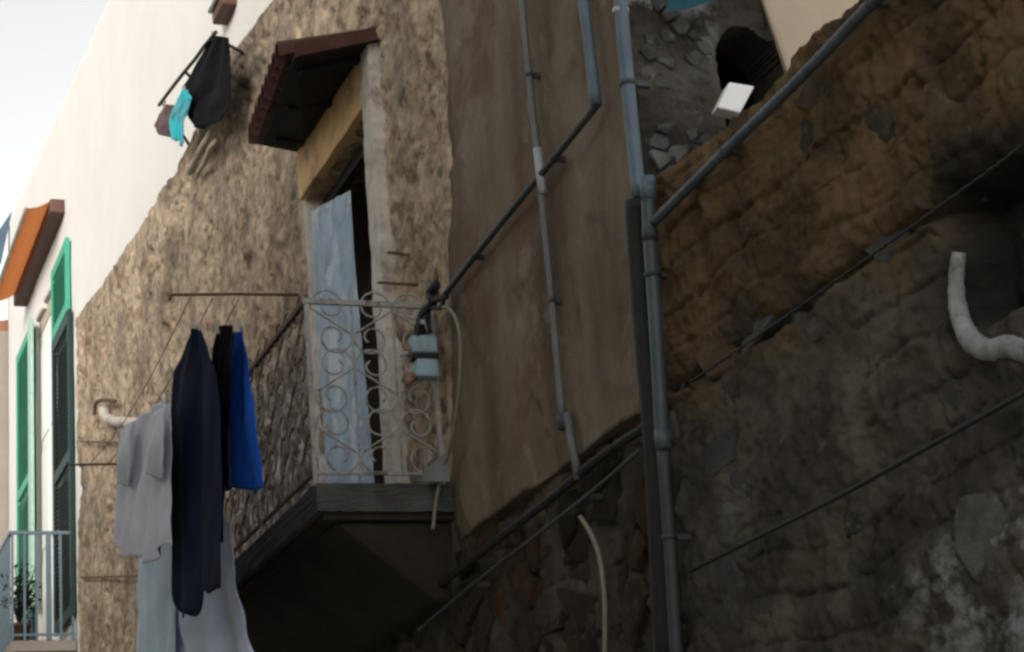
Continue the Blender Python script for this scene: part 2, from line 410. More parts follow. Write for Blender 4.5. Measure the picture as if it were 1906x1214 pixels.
def opposite(loc_y0, y1, h0, h1, x, label, storeys):
    t = thing('unseen_street_house', (x, loc_y0, 0), label, 'house')
    MB().hexa([(x-7, loc_y0, 0), (x, loc_y0, 0), (x, y1, 0), (x-7, y1, 0), (x-7, loc_y0, h0-.18), (x, loc_y0, h0-.18), (x, y1, h1-.18), (x-7, y1, h1-.18)]).build('wall', M['opp'], t)
    MB().hexa([(x-7, loc_y0, h0-.18), (x+.12, loc_y0, h0-.18), (x+.12, y1, h1-.18), (x-7, y1, h1-.18), (x-7, loc_y0, h0+.6), (x+.12, loc_y0, h0), (x+.12, y1, h1), (x-7, y1, h1+.6)]).build('roof', M['roof'], t)
    for s in range(storeys):
        y = loc_y0 + 1.6
        while y < y1 - 1.4:
            z = 1.0 + 3.1 * s
            w = MB().box((x + .003, y, z), (x + .07, y + 1.0, z + 1.6)).build('window', M['green'], t, bevel=.01)
            MB().box((x + .003, y - .1, z - .1), (x + .14, y + 1.1, z - .005)).build('sill', M['jamb'], t)
            y += 2.7
    adopt(t); return t
opposite(-8, 1.4, 12, 12, -4.2, 'unseen tall ochre grey house on the near left, height set to darken the near wall', 4)
opposite(1.43, 15.2, 7.0, 9.0, -4.2, 'unseen ochre grey house opposite the iron balcony, height set to shade the stone wall', 4)
opposite(15.23, 44, 9.0, 9.2, -4.2, 'unseen lower ochre grey house opposite the green shutters, height set for the sunlight', 3)

# ---------------------------------------------------------------- stone house with the balcony door
DY0, DY1, DZ0, DZ1 = 10.65, 12.12, 4.1, 6.76      # door opening
house = thing('stone_house', (XW, 12, 0), 'weathered roughcast stone house with an ochre lintel over its balcony door', 'house')

def ztop(y):
    return np.interp(y, [6.9, 11.6, 12.3, 12.8, 14.0, 14.3, 15.0, 15.9, 18.5, 20.5, 22.3], [9.6, 9.4, 8.9, 8.66, 8.84, 8.98, 8.88, 8.80, 8.95, 9.15, 9.36])
def disp_rough(y, z):
    d = (fbm(y*1.1, z*1.1, 3, 4) - .5) * .08 + (fbm(y*4, z*4, 11, 4) - .5) * .034 + (fbm(y*15, z*15, 5, 3) - .5) * .026
    where_ = sstep(.40, .62, fbm(y*.8, z*.8, 23, 3))
    pit = sstep(.60, .70, fbm(y*6.5, z*4.6, 21, 3)) * (.25 + .75 * where_)
    lost = sstep(.575, .60, fbm(y*1.5, z*1.5, 27, 5, .6))
    yb = 9.25 + np.clip((6.4 - z) / 2.2, 0, 1) * .38
    d = d - .09 * sstep(yb + .02, yb - .28, y)
    return d - pit * .065 - lost * (.022 + .05 * (fbm(y*8, z*8, 29, 3) - .5))
ys = np.unique(np.concatenate([np.linspace(8.7, 13.6, 260), np.linspace(13.6, 22.3, 300), [DY0 - .02, DY1 + .02]]))
vs = np.linspace(0, 1, 300)
def rough_world(y, v, d):
    top = ztop(y) + (fbm(y * 2, y * 0 + 5, 8, 4) - .5) * .07
    z0 = 3.76 + .36 * sstep(10.3, 9.8, y)
    z = z0 + v * (top - z0)
    dd = np.where(d < -.2, d, d)
    return XW - dd, y, z
def keep_rough(y, v):
    z = 3.76 + v * (ztop(y) - 3.76)
    door = (y > DY0) & (y < DY1) & (z > DZ0 - .1) & (z < DZ1)
    return ~door
relief('roughcast_wall', ys, vs, rough_world, lambda y, v: disp_rough(y, 3.76 + v * (ztop(y) - 3.76)) * (.35 + .65 * sstep(1.0, .95, v)), .28, M['stucco'], house, keep_rough)

# smooth plaster field on the near part, standing proud of the roughcast
def disp_pl(y, z):
    d = (fbm(y*.9, z*.9, 31, 3) - .5) * .05 + (fbm(y*4, z*3, 33, 4) - .5) * .016 + (fbm(y*14, z*14, 35, 2) - .5) * .005
    lost = sstep(.63, .70, fbm(y*2.4, z*1.5, 37, 4))
    return d + .022 - lost * .018 - .03 * sstep(9.05, 9.25, y)
relief('smooth_plaster_wall', np.linspace(7.0, 9.25, 170), np.linspace(3.78, 9.5, 300),
       lambda y, z, d: (XW - d, y + sstep(8.5, 9.25, y) * (np.clip((6.4 - z) / 2.2, 0, 1) * .38 + (fbm(z*3, z*0, 41, 4) - .5) * .20), z + np.where(z < 3.9, (fbm(y*5, y*0+3, 43, 4) - .5) * .05, 0)),
       disp_pl, .25, M['plaster'], house)

# rubble of the lower storey
def disp_rub(y, z):
    zz = z + (fbm(y*1.6, z*1.6, 57, 3) - .5) * .16; h = .165
    r = np.floor(zz / h); fr = zz / h - r
    yy = y + _h(r, r * 0, 59) * .4 + (fbm(y*2, z*2, 58, 3) - .5) * .22; w = .27 + .16 * _h(r, r * 0 + 3, 60)
    c = np.floor(yy / w); fc = yy / w - c
    cell = (_h(c, r, 62) - .5) * .055
    joint = np.maximum(sstep(.40, .50, np.abs(fr - .5)), sstep(.43, .50, np.abs(fc - .5)))
    bare = sstep(.42, .60, fbm(y*1.1, z*1.1, 64, 4))                 # where the earth render has gone
    d = (fbm(y*2.2, z*2.2, 51, 3) - .5) * .08 + (fbm(y*6, z*6, 53, 4) - .5) * .06 + (fbm(y*24, z*24, 55, 3) - .5) * .026
    return d + bare * (cell * .5 - joint * .013)
zl = np.unique(np.concatenate([np.linspace(0, 2.1, 22), np.linspace(2.1, 3.84, 120)]))
lower = relief('lower_rubble_wall', np.unique(np.concatenate([np.linspace(6.96, 12.5, 300), np.linspace(12.5, 22.3, 120)])), zl,
       lambda y, z, d: (XW - d, y, z + .34 * sstep(3.5, 3.84, z) * sstep(9.35, 9.6, y) * sstep(13.5, 13.0, y)), lambda y, z: disp_rub(y, z) - .02, .35, M['rubble'], house)

# stones set in the rubble walls: each one a broken, flat-faced block of its own outline
def clip_poly(poly, a, nrm):
    out = []
    for k in range(len(poly)):
        p, q = poly[k], poly[(k + 1) % len(poly)]
        dp = (p[0]-a[0])*nrm[0] + (p[1]-a[1])*nrm[1]; dq = (q[0]-a[0])*nrm[0] + (q[1]-a[1])*nrm[1]
        if dp <= 0: out.append(p)
        if (dp < 0 < dq) or (dq < 0 < dp):
            t = dp / (dp - dq); out.append((p[0]+(q[0]-p[0])*t, p[1]+(q[1]-p[1])*t))
    return out
def stones(parent, u0, u1, v0, v1, w, h, to_world, seed, mat, skip=.3, gap=.012, lo=-.02, hi=.03, blocked=None):
    rnd = random.Random(seed); nx = int((u1-u0)/w) + 1; ny = int((v1-v0)/h) + 1
    seeds = {}
    for jy in range(-2, ny + 2):
        for ix in range(-2, nx + 2):
            seeds[ix, jy] = (u0 + (ix + .5 * (jy % 2) + rnd.uniform(.12, .88)) * w, v0 + (jy + rnd.uniform(.22, .78)) * h)
    for jy in range(ny):
        for ix in range(nx):
            c = seeds[ix, jy]
            r_skip = rnd.random(); base = rnd.uniform(lo, hi); tu = rnd.uniform(-.16, .16); tv = rnd.uniform(-.16, .16); jit = [rnd.uniform(-1, 1) for _ in range(48)]
            if not (u0 <= c[0] <= u1 and v0 <= c[1] <= v1) or r_skip < skip or (blocked and blocked(*c)): continue
            poly = [(c[0]-1, c[1]-1), (c[0]+1, c[1]-1), (c[0]+1, c[1]+1), (c[0]-1, c[1]+1)]
            for dj in (-2, -1, 0, 1, 2):
                for di in (-2, -1, 0, 1, 2):
                    if di == dj == 0: continue
                    o = seeds.get((ix + di, jy + dj))
                    if not o: continue
                    d = (o[0]-c[0], (o[1]-c[1])); L = math.hypot(*d); nn = (d[0]/L, d[1]/L); md = L/2 - gap
                    poly = clip_poly(poly, (c[0]+nn[0]*md, c[1]+nn[1]*md), nn)
                    if len(poly) < 3: break
                if len(poly) < 3: break
            poly = [p for k, p in enumerate(poly) if math.hypot(p[0]-poly[k-1][0], p[1]-poly[k-1][1]) > .012]
            if len(poly) < 4: continue
            m_ = len(poly); vs_ = []
            for ring, (sc, off) in enumerate(((1.0, -.10), (.98, base - .012), (.86, base))):
                for k, p in enumerate(poly):
                    du = (p[0]-c[0]) * sc; dv = (p[1]-c[1]) * sc
                    e = off + (0 if ring == 0 else tu * du + tv * dv + .006 * jit[(k * 3 + ring) % 48])
                    vs_.append(to_world(c[0] + du, c[1] + dv, e))
            vs_.append(to_world(c[0], c[1], base + .006 + .008 * jit[40]))
            fs = []
            for a in (0, m_):
                for k in range(m_): fs.append((a + k, a + (k+1) % m_, a + m_ + (k+1) % m_, a + m_ + k))
            for k in range(m_): fs.append((2*m_ + k, 2*m_ + (k+1) % m_, 3*m_))
            mesh_obj('stone', vs_, fs, mat(c) if callable(mat) else mat, parent)
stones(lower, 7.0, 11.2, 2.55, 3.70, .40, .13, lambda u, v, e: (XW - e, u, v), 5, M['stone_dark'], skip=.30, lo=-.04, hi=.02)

# side wall of the house above the yard wall: rubble, a dark arch, then tan render
YS = 6.95
side = relief('side_wall', np.unique(np.concatenate([np.linspace(XW - .005, 4.4, 110), np.linspace(4.4, 6.5, 30)])), np.unique(np.concatenate([np.linspace(4.2, 6.0, 200), np.linspace(6.0, 9.5, 60)])), lambda x, z, d: (x, YS - d, z),
       lambda x, z: np.where(x < 4.2, disp_rub(x*2.2 + 5, z*2.2) * .6, (fbm(x*7, z*7, 61, 3) - .5) * .008 + .015), .3, M['side'], house,
       lambda x, z: ~((x > 3.90) & (x < 4.24) & (z < 5.33 + .20 * np.sqrt(np.clip(1 - ((x - 4.07) / .172) ** 2, 0, 1)))))
stones(side, 3.50, 3.88, 4.6, 5.95, .13, .052, lambda u, v, e: (u, YS - e, v), 9, M['stone_pale'], skip=.45, gap=.004, lo=-.01, hi=.014)
# tan rendered return further in
relief('tan_render', np.linspace(4.20, 6.4, 60), np.linspace(4.3, 9.4, 100), lambda x, z, d: (x + np.where(x < 4.3, np.clip((5.5 - z) * .2, -.2, .1), 0), YS - .03 - d, z),
       lambda x, z: (fbm(x*3, z*3, 65, 3) - .5) * .012, .02, M['tan'], house)
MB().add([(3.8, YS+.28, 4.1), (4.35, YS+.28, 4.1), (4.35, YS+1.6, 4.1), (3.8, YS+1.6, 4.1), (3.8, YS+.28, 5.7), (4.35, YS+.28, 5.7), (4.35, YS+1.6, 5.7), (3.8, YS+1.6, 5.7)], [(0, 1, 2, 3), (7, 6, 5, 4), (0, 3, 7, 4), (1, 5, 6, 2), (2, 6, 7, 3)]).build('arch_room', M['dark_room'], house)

# the room behind the door (plaster walls, no light inside)
MB().add([(XW+.2, 9.8, 3.95), (7, 9.8, 3.95), (7, 13, 3.95), (XW+.2, 13, 3.95), (XW+.2, 9.8, 7.2), (7, 9.8, 7.2), (7, 13, 7.2), (XW+.2, 13, 7.2)],
         [(0, 1, 2, 3), (7, 6, 5, 4), (0, 4, 5, 1), (1, 5, 6, 2), (2, 6, 7, 3)]).build('room', M['room_wall'], house)
# lintel render, surrounds and door
lint = relief('ochre_lintel', np.linspace(DY0 - .17, DY1 + .05, 60), np.linspace(DZ1, 7.2, 30), lambda y, z, d: (XW - d, y, z),
       lambda y, z: (fbm(y*4, z*4, 71, 3) - .5) * .014 + .05, .15, M['ochre'], house)
def surround(y0, y1, z0, z1, seed, proud=.055):
    return relief('door_surround', np.linspace(y0, y1, 8), np.linspace(z0, z1, 160), lambda y, z, d: (XW - d, y + (fbm(z*6, z*0, seed, 3) - .5) * .05, z),
       lambda y, z: (fbm(y*9, z*7, seed + 2, 3) - .5) * .02 + proud, .30, M['jamb'], house)
surround(DY0 - .20, DY0 - .002, DZ0 + .02, 7.16, 73)
surround(DY1 + .002, DY1 + .055, DZ0 + .02, DZ1 + .1, 75, .02)
door = MB().box((XW + .10, DY0 + .0, DZ1 - .09), (XW + .16, DY1, DZ1 - .003)).box((XW + .10, DY0 + .002, DZ0), (XW + .16, DY0 + .05, DZ1 - .09)).build('door_frame', M['timber'], house)
# curtain over the far leaf
def curtain():
    nu, nv = 60, 50; v = []; f = []
    for j in range(nv + 1):
        for i in range(nu + 1):
            u = i / nu; w = j / nv
            v.append((XW + .012 + .012 * math.sin(u * 15 + w * 1.4) * (.4 + .6 * w) + .004 * math.sin(u * 37 - w * 5), 11.10 + .10 * (1 - w) + u * (DY1 - .004 - 11.10 - .10 * (1 - w)) + .012 * math.sin(w * 7), DZ0 + .06 + (1 - w) * (DZ1 - DZ0 - .38 + .22 * u)))
    for j in range(nv):
        for i in range(nu):
            a = j * (nu + 1) + i; f.append((a, a + 1, a + nu + 2, a + nu + 1))
    o = mesh_obj('curtain', v, f, M['curtain'], house, True)
    s = o.modifiers.new('solid', 'SOLIDIFY'); s.thickness = .004
    return o
tag(curtain(), 'washed blue curtain hanging across the balcony door')
adopt(house)
# upper window sill of the house
# ---------------------------------------------------------------- yard wall (right, near)
yard = thing('yard_wall', (XW, 5.5, 0), 'dark rubble yard wall crossed by cables, a slanting pipe along its top', 'wall')
def keep_yard(y, z):
    return ~(y < 0)
ymain = relief('rubble_face', np.linspace(3.6, 6.955, 300), np.unique(np.concatenate([np.linspace(0, 2.1, 20), np.linspace(2.1, 4.66, 240)])),
       lambda y, z, d: (XW - d, y + (fbm(z*4.5, z*0, 83, 4) - .5) * .16 * np.exp(-((y - 4.93) / .2) ** 2), z + sstep(4.3, 4.66, z) * (fbm(y*2.2, y*0, 81, 4) - .5) * .14 + (fbm(y*4, y*0, 87, 3) - .5) * .14 * np.exp(-((z - 3.9) / .15) ** 2) * sstep(5.2, 4.9, y)),
       lambda y, z: disp_rub(y + 3, z + 1) - .06 * sstep(.028, .008, np.abs(z - 3.79 - .012*np.sin(y*5))) + .03 * sstep(3.80, 3.9, z) - .17 * sstep(4.97, 4.84, y + (fbm(z*5, z*0, 83, 3) - .5) * .14) * sstep(3.33, 3.42, z) * sstep(3.86, 3.72, z + (fbm(y*5, y*0, 87, 3) - .5) * .1), .38, M['rubble'], yard, keep_yard, M['black_timber'])
stones(ymain, 4.75, 6.92, 2.15, 4.55, .38, .135, lambda u, v, e: (XW - e, u, v), 12, lambda c: M['stone'] if c[1] > 3.85 else M['stone_grey'], skip=.45, lo=-.06, hi=.012,
       blocked=lambda u, v: u < 5.1 and 3.2 < v < 4.05)
rim_px = [(1785, 470), (1780, 520), (1783, 570), (1795, 612), (1815, 640), (1845, 652), (1880, 645), (1915, 655), (1960, 650)]
rp = catmull([PX(x, y, XW - .015) for x, y in rim_px], 5)
rr = random.Random(3)
MB().tube(rp, [(.022 + .013 * min(1, i / 20)) * rr.uniform(.93, 1.08) for i in range(len(rp))], 12).build('limewashed_rim', M['limerim'], yard, True)
for v_ in yard.children[-1].data.vertices: v_.co += Vector((rr.uniform(-.0025, .0025) for _ in range(3)))
adopt(yard)

# ---------------------------------------------------------------- balcony
BX, BY0, BY1, BZ = 2.75, 9.66, 13.15, 4.10
bal = thing('balcony', (XW, 11.4, 3.6), 'grey concrete balcony with scrolled wrought iron railing below the ochre lintel', 'balcony')
def rough_slab():
    bm = bmesh.new()
    vs_ = [bm.verts.new(p) for p in [(BX, BY0, BZ-.15), (XW+.05, BY0, BZ-.15), (XW+.05, BY1, BZ-.15), (BX, BY1, BZ-.15), (BX, BY0, BZ), (XW+.05, BY0, BZ), (XW+.05, BY1, BZ), (BX, BY1, BZ)]]
    for f in [(0,3,2,1),(4,5,6,7),(0,1,5,4),(1,2,6,5),(2,3,7,6),(3,0,4,7)]: bm.faces.new([vs_[i] for i in f])
    bmesh.ops.subdivide_edges(bm, edges=bm.edges[:], cuts=20, use_grid_fill=True)
    rnd = random.Random(4)
    for v in bm.verts: v.co += Vector((rnd.uniform(-.003, .003), rnd.uniform(-.003, .003), rnd.uniform(-.003, .003)))
    me = bpy.data.meshes.new('slab'); bm.to_mesh(me); bm.free(); me.materials.append(M['slab'])
    return link(bpy.data.objects.new('slab', me), bal)
rough_slab()
# corbels and the masonry haunch that carry it
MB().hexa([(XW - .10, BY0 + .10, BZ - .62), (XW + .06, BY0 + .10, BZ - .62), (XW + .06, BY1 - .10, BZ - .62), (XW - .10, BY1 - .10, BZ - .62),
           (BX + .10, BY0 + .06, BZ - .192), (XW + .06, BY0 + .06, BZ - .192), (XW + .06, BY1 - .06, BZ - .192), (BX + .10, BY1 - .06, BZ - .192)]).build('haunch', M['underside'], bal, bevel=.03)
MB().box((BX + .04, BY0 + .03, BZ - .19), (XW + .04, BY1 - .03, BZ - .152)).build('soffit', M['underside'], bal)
rx, ry = BX + .0, BY0 + .02
HR = 5.12
def rod(name, p, q, r, mat, parent, n=8, amp=0, seed=1):
    return MB().tube(wobble(p, q, 8, amp, seed) if amp else [p, q], r, n).build(name, mat, parent, True)
MB().box((rx - .02, ry - .012, HR - .02), (XW - .03, ry + .012, HR + .012)).build('handrail', M['iron'], bal, bevel=.004)
MB().box((rx - .02, ry + .015, HR - .022), (rx + .012, BY1 - .02, HR + .010)).build('handrail', M['rusty'], bal, bevel=.004)
MB().box((rx, ry - .008, BZ + .05), (XW - .03, ry + .008, BZ + .066)).build('bottom_rail', M['iron'], bal)
MB().box((rx - .01, ry + .015, BZ + .05), (rx + .006, BY1 - .02, BZ + .066)).build('bottom_rail', M['rusty'], bal)
for (x, y) in ((rx, ry), (XW - .04, ry), (rx, ry + 1.15), (rx, ry + 2.3), (rx, BY1 - .02)):
    MB().box((x - .011, y - .011, BZ - .01), (x + .011, y + .011, HR - .022)).build('post', M['iron'], bal)
def scroll_pts(w, h):
    """S-scroll: a spiral at each end"""
    pts = []
    for i in range(17):
        t = i / 16; a = math.pi * (2.35 * t) ; r = .030 + .075 * t
        pts.append((r * math.cos(a + 2.2) * w / .22 - .01, 0, h * .27 + r * math.sin(a + 2.2) * h / .33))
    top = [Vector(p) for p in pts]
    bot = [Vector((-p.x, 0, -p.z)) for p in reversed(top)]
    mid = catmull([top[-1], top[-1].lerp(bot[0], .5), bot[0]], 4)
    return top + mid[1:-1] + bot
SC = {}
def scroll_mesh(kind, mat):
    k = (kind, mat)
    if k not in SC:
        pts = scroll_pts(.22, .33)
        if kind == 'm': pts = [Vector((-p.x, 0, p.z)) for p in pts]
        if kind == 'ring': pts = [Vector((.06 * math.cos(a * math.pi / 10), 0, .06 * math.sin(a * math.pi / 10))) for a in range(21)]
        b_ = MB().tube(pts, .0066, 6)
        me = bpy.data.meshes.new('scroll'); me.from_pydata([tuple(v) for v in b_.v], [], b_.f); me.materials.append(M[mat])
        me.polygons.foreach_set('use_smooth', [True] * len(me.polygons)); SC[k] = me
    return SC[k]
def scroll_row(p0, dirv, n, mat, rot):
    for i in range(n):
        for r in range(3):
            o = shared('scroll', scroll_mesh('m' if (i + r) % 2 else 's', mat), bal)
            o.location = Vector(p0) + Vector(dirv) * (i + .5) + Vector((0, 0, BZ + .066 + .172 + r * .334)); o.rotation_euler = (0, 0, rot)
scroll_row((rx + .02, ry, 0), (.2325, 0, 0), 3, 'iron', 0)
scroll_row((rx - .002, ry + .02, 0), (0, .2325, 0), 14, 'iron_brown', math.pi / 2)
for i in range(1, 3):
    MB().tube([(rx + .02 + .2325 * i, ry, BZ + .066), (rx + .02 + .2325 * i, ry, HR - .02)], .006, 6).build('baluster', M['iron'], bal)
adopt(bal)

# ---------------------------------------------------------------- tiled canopy above the door
can = thing('door_canopy', (XW, 11.2, 7.1), 'small dark red tiled canopy jutting over the balcony door', 'canopy')
cy0, cy1 = 10.42, 12.20
c0 = Vector((XW + .02, cy0, 7.16)); c1 = Vector((XW + .02, cy1, 7.16)); o0 = PY(548, 98, cy0 - .02); o1 = PY(488, 262, cy1)
dn = Vector((0, 0, -.035))
MB().hexa([o0 + dn, c0 + dn, c1 + dn, o1 + dn, o0, c0, c1, o1]).build('board', M['black_timber'], can)
MB().hexa([o0 + Vector((0, -.03, -.04)), c0 + Vector((0, -.03, -.04)), c0 + Vector((0, -.004, -.04)), o0 + Vector((0, -.004, -.04)),
           o0 + Vector((0, -.03, .05)), c0 + Vector((0, -.03, .05)), c0 + Vector((0, -.004, .05)), o0 + Vector((0, -.004, .05))]).build('side_board', M['tile'], can)
NT = 9
for i in range(NT):
    s0 = i / NT; s1 = (i + 1) / NT; b_ = MB(); nseg = 8
    a0 = o0.lerp(o1, s0) + Vector((-.10, 0, -.035)); a1 = o0.lerp(o1, s1) + Vector((-.10, 0, -.035)); b0 = c0.lerp(c1, s0); b1 = c0.lerp(c1, s1)
    vs_ = []
    for (p, q, hh) in ((a0, a1, .13), (b0, b1, .085)):
        for sh in (0, -.014):
            for k in range(nseg + 1):
                t = k / nseg; ang = math.pi * t
                vs_.append(p.lerp(q, .5 - .5 * math.cos(ang)) + Vector((0, 0, (hh + sh) * math.sin(ang) + .004)))
    m_ = nseg + 1; fs = []
    for k in range(nseg):
        fs += [(k, k+1, 2*m_+k+1, 2*m_+k), (m_+k, 3*m_+k, 3*m_+k+1, m_+k+1), (k, m_+k, m_+k+1, k+1), (2*m_+k, 2*m_+k+1, 3*m_+k+1, 3*m_+k)]
    b_.add(vs_, fs); b_.build('tile', M['tile'], can, True)
    # channel tile under the joint
    if i:
        p = o0.lerp(o1, s0) + Vector((-.05, 0, 0)); q = c0.lerp(c1, s0); vv = []
        for e in (p, q):
            for k in range(7):
                an = math.pi * k / 6
                vv.append(e + Vector((0, -.075 * math.cos(an), -.045 * math.sin(an) + .012)))
            for k in range(7):
                an = math.pi * k / 6
                vv.append(e + Vector((0, -.062 * math.cos(an), -.032 * math.sin(an) + .014)))
        ff = []
        for k in range(6):
            ff += [(k, k+1, 15+k, 14+k), (7+k, 21+k, 22+k, 8+k), (k, 7+k, 8+k, k+1)]
        MB().add(vv, ff).build('channel_tile', M['tile'], can, True)
for s in (.12, .5, .88):
    p = o0.lerp(o1, s) + Vector((.06, 0, -.04)); q = c0.lerp(c1, s) + Vector((0, 0, -.04))
    MB().hexa([p + Vector((0, -.03, -.03)), q + Vector((0, -.03, -.03)), q + Vector((0, .03, -.03)), p + Vector((0, .03, -.03)),
               p + Vector((0, -.03, 0)), q + Vector((0, -.03, 0)), q + Vector((0, .03, 0)), p + Vector((0, .03, 0))]).build('rafter', M['black_timber'], can)
adopt(can)

# generic hanging cloth ----------------------------------------------------------------
def cloth(name, X, left, right, mat, label, cat, group=None, folds=3, amp=.03, seed=0, nu=36, nv=48, ragged=.0, parent=None, thick=.004, pegs=0, hem=None):
    """left / right edges as outlines measured on the plane x = X; the surface is folded out of that plane"""
    rnd = random.Random(seed); ph = rnd.uniform(0, 6); ph2 = rnd.uniform(0, 6)
    def samp(poly, t):
        L = [0]
        for a, b in zip(poly, poly[1:]): L.append(L[-1] + (b - a).length)
        s = t * L[-1]
        for i in range(len(poly) - 1):
            if s <= L[i+1] or i == len(poly) - 2:
                return poly[i].lerp(poly[i+1], (s - L[i]) / max(1e-6, L[i+1] - L[i]))
    Lp = [PX(x, y, X) for x, y in left]; Rp = [PX(x, y, X) for x, y in right]
    v = []; f = []
    for j in range(nv + 1):
        w = j / nv; a = samp(Lp, w); b = samp(Rp, w)
        for i in range(nu + 1):
            u = i / nu; p = a.lerp(b, u)
            k = .25 + .75 * w
            off = amp * k * math.sin(u * folds * 2 * math.pi + ph + .8 * math.sin(w * 3 + ph2)) + amp * .35 * math.sin(u * folds * 5.3 + w * 6 + ph2) + .02 * math.sin(w * 4 + ph)
            off *= .2 + .8 * math.sin(math.pi * u)
            p = p + Vector((off, 0, 0))
            if ragged and j == nv: p = p + Vector((0, 0, rnd.uniform(-1, 1) * ragged))
            off2 = amp * .22 * math.sin(u * 23 + w * 9 + ph) * math.sin(w * 11 + u * 5 + ph2)
            p = p + Vector((off2, 0, (hem(u) if hem else 0) * w ** 5))
            v.append(p)
    for j in range(nv):
        for i in range(nu):
            q = j * (nu + 1) + i; f.append((q, q + 1, q + nu + 2, q + nu + 1))
    o = mesh_obj(name, v, f, M[mat], parent, True)
    s = o.modifiers.new('solid', 'SOLIDIFY'); s.thickness = thick; s.offset = 0
    if label: tag(o, label, cat, group)
    if pegs:
        for q in ((Lp[0], Rp[0])[:pegs]):
            MB().box(q + Vector((-.012, -.008, -.045)), q + Vector((.012, .008, .03))).build('peg', M['pale_timber'], o)
    return o

# washing hung from a pole at the roof edge
UX = XW - .22
up0 = PX(402, 60, UX); up1 = PX(296, 196, UX)
upo = thing('washing_pole', up0, 'thin timber washing pole along the roof edge carrying black and turquoise cloths', 'pole')
MB().tube(wobble(up0, up1, 6, .008, 3), .016, 7).build('pole', M['timber'], upo, True)
for t_ in (.04, .5, .94):
    q_ = up0.lerp(up1, t_); MB().tube([q_ + Vector((0, 0, -.012)), Vector((XW + .05, q_.y - .02, min(q_.z - .16, 8.72)))], .014, 6).build('bracket', M['timber'], upo, True)
adopt(upo)
g_u = 'cloths on the roof edge pole'
cloth('black_cloth', UX + .01, [(396, 65), (376, 98), (357, 132), (340, 162), (342, 195), (350, 218), (364, 234)], [(425, 70), (429, 110), (427, 160), (426, 198), (408, 226), (384, 238)], 'black',
      'black cloth hanging from the pole at the roof edge', 'cloth', g_u, 2.2, .03, 15, nu=40, pegs=1, hem=lambda u: .02 * math.sin(u * 9))
cloth('turquoise_cloth', UX - .03, [(342, 166), (326, 195), (315, 222), (318, 240), (321, 262)], [(350, 168), (358, 182), (354, 200), (342, 225), (338, 268)], 'tealcloth',
      'crumpled turquoise cloth hanging beside the black cloth at the roof edge', 'cloth', g_u, 2.5, .035, 5, nu=30, nv=30, pegs=1, hem=lambda u: .03 * math.sin(u * 5))
cloth('brown_cloth', UX + .01, [(306, 194), (296, 215), (287, 234), (292, 246)], [(326, 196), (326, 215), (328, 240), (332, 264)], 'mauve',
      'small mauve brown cloth at the far end of the roof edge pole', 'cloth', g_u, 1.5, .03, 16, nu=20, nv=20, pegs=1)
for i, (a, b_, r, lb) in enumerate((((398, 238), (352, 322), .03, 'bleached timber pole leaning on the wall below the black cloth, upper of two'), ((402, 262), (366, 330), .022, 'short bleached timber pole leaning on the wall below the black cloth, lower of two'))):
    tag(MB().tube(wobble(PX(*a, XW - .10), PX(*b_, XW - .05), 5, .012, i), r, 7).build('timber_pole', M['pale_timber'], None, True), lb, 'pole', 'poles below the black cloth')

# ---------------------------------------------------------------- laundry
g_l = 'laundry hung out beside the balcony'
shirt = cloth('hanging_shirt', 2.12, [(222, 800), (217, 850), (213, 950), (211, 1030)], [(312, 735), (315, 800), (316, 900), (318, 1040)], 'lilac',
      'grey lilac shirt hanging at the far end of the washing line', 'shirt', g_l, 5, .030, 1, nu=60, pegs=2, hem=lambda u: .05 * math.sin(u * 9) - .10 * (.5 - .5 * math.cos(u * 12.5)) + .05)
cloth('sleeve', 2.07, [(284, 772), (276, 820), (272, 884)], [(306, 752), (306, 820), (303, 890)], 'lilac', None, None, None, 1.2, .02, 11, nu=16, nv=20, parent=shirt, hem=lambda u: .02 * math.sin(u * 8))
cloth('sleeve', 2.07, [(224, 806), (221, 850), (218, 905)], [(244, 790), (243, 850), (240, 900)], 'lilac', None, None, None, 1.2, .02, 12, nu=16, nv=20, parent=shirt, hem=lambda u: .02 * math.sin(u * 8))
trs = cloth('dark_trousers', 2.22, [(360, 612), (346, 645), (322, 690), (316, 760), (317, 950), (322, 1104)], [(373, 612), (388, 658), (400, 690), (408, 800), (411, 950), (410, 1100)], 'navy',
      'long navy black trousers hanging from the washing line, the longest dark garment', 'trousers', g_l, 2.2, .03, 2, nu=60, pegs=2, hem=lambda u: -.13 * (1 / (1 + math.exp((u - .56) * 40))) * (1 - math.exp(-u * 25)) + .012 * math.sin(u * 21))
cloth('black_garment', 2.30, [(405, 607), (394, 662), (390, 760), (392, 900), (396, 1000)], [(438, 603), (432, 660), (425, 800), (420, 925), (414, 1000)], 'black',
      'narrow black garment hanging between the navy trousers and the royal blue cloth', 'garment', g_l, 1.5, .03, 3, pegs=2, hem=lambda u: .03 * math.sin(u * 7))
cloth('blue_cloth', 2.38, [(430, 610), (424, 740), (419, 915)], [(445, 604), (460, 672), (478, 790), (494, 906)], 'blue',
      'royal blue cloth hanging nearest the balcony corner', 'cloth', g_l, 1.6, .022, 4, pegs=2, hem=lambda u: .015 * math.sin(u * 6))
cloth('pale_sheet', 2.46, [(262, 940), (258, 1000), (257, 1100), (254, 1290)], [(318, 930), (326, 1010), (330, 1100), (318, 1290)], 'sheet',
      'pale blue sheet hanging under the lilac shirt', 'sheet', g_l, 3.2, .045, 6, pegs=2)
cloth('lavender_sheet', 2.52, [(318, 930), (316, 1010), (312, 1100), (300, 1290)], [(424, 960), (428, 1050), (446, 1120), (500, 1290)], 'sheet2',
      'lavender grey sheet hanging behind the hem of the navy trousers', 'sheet', g_l, 3.6, .075, 7, nu=60, pegs=2)
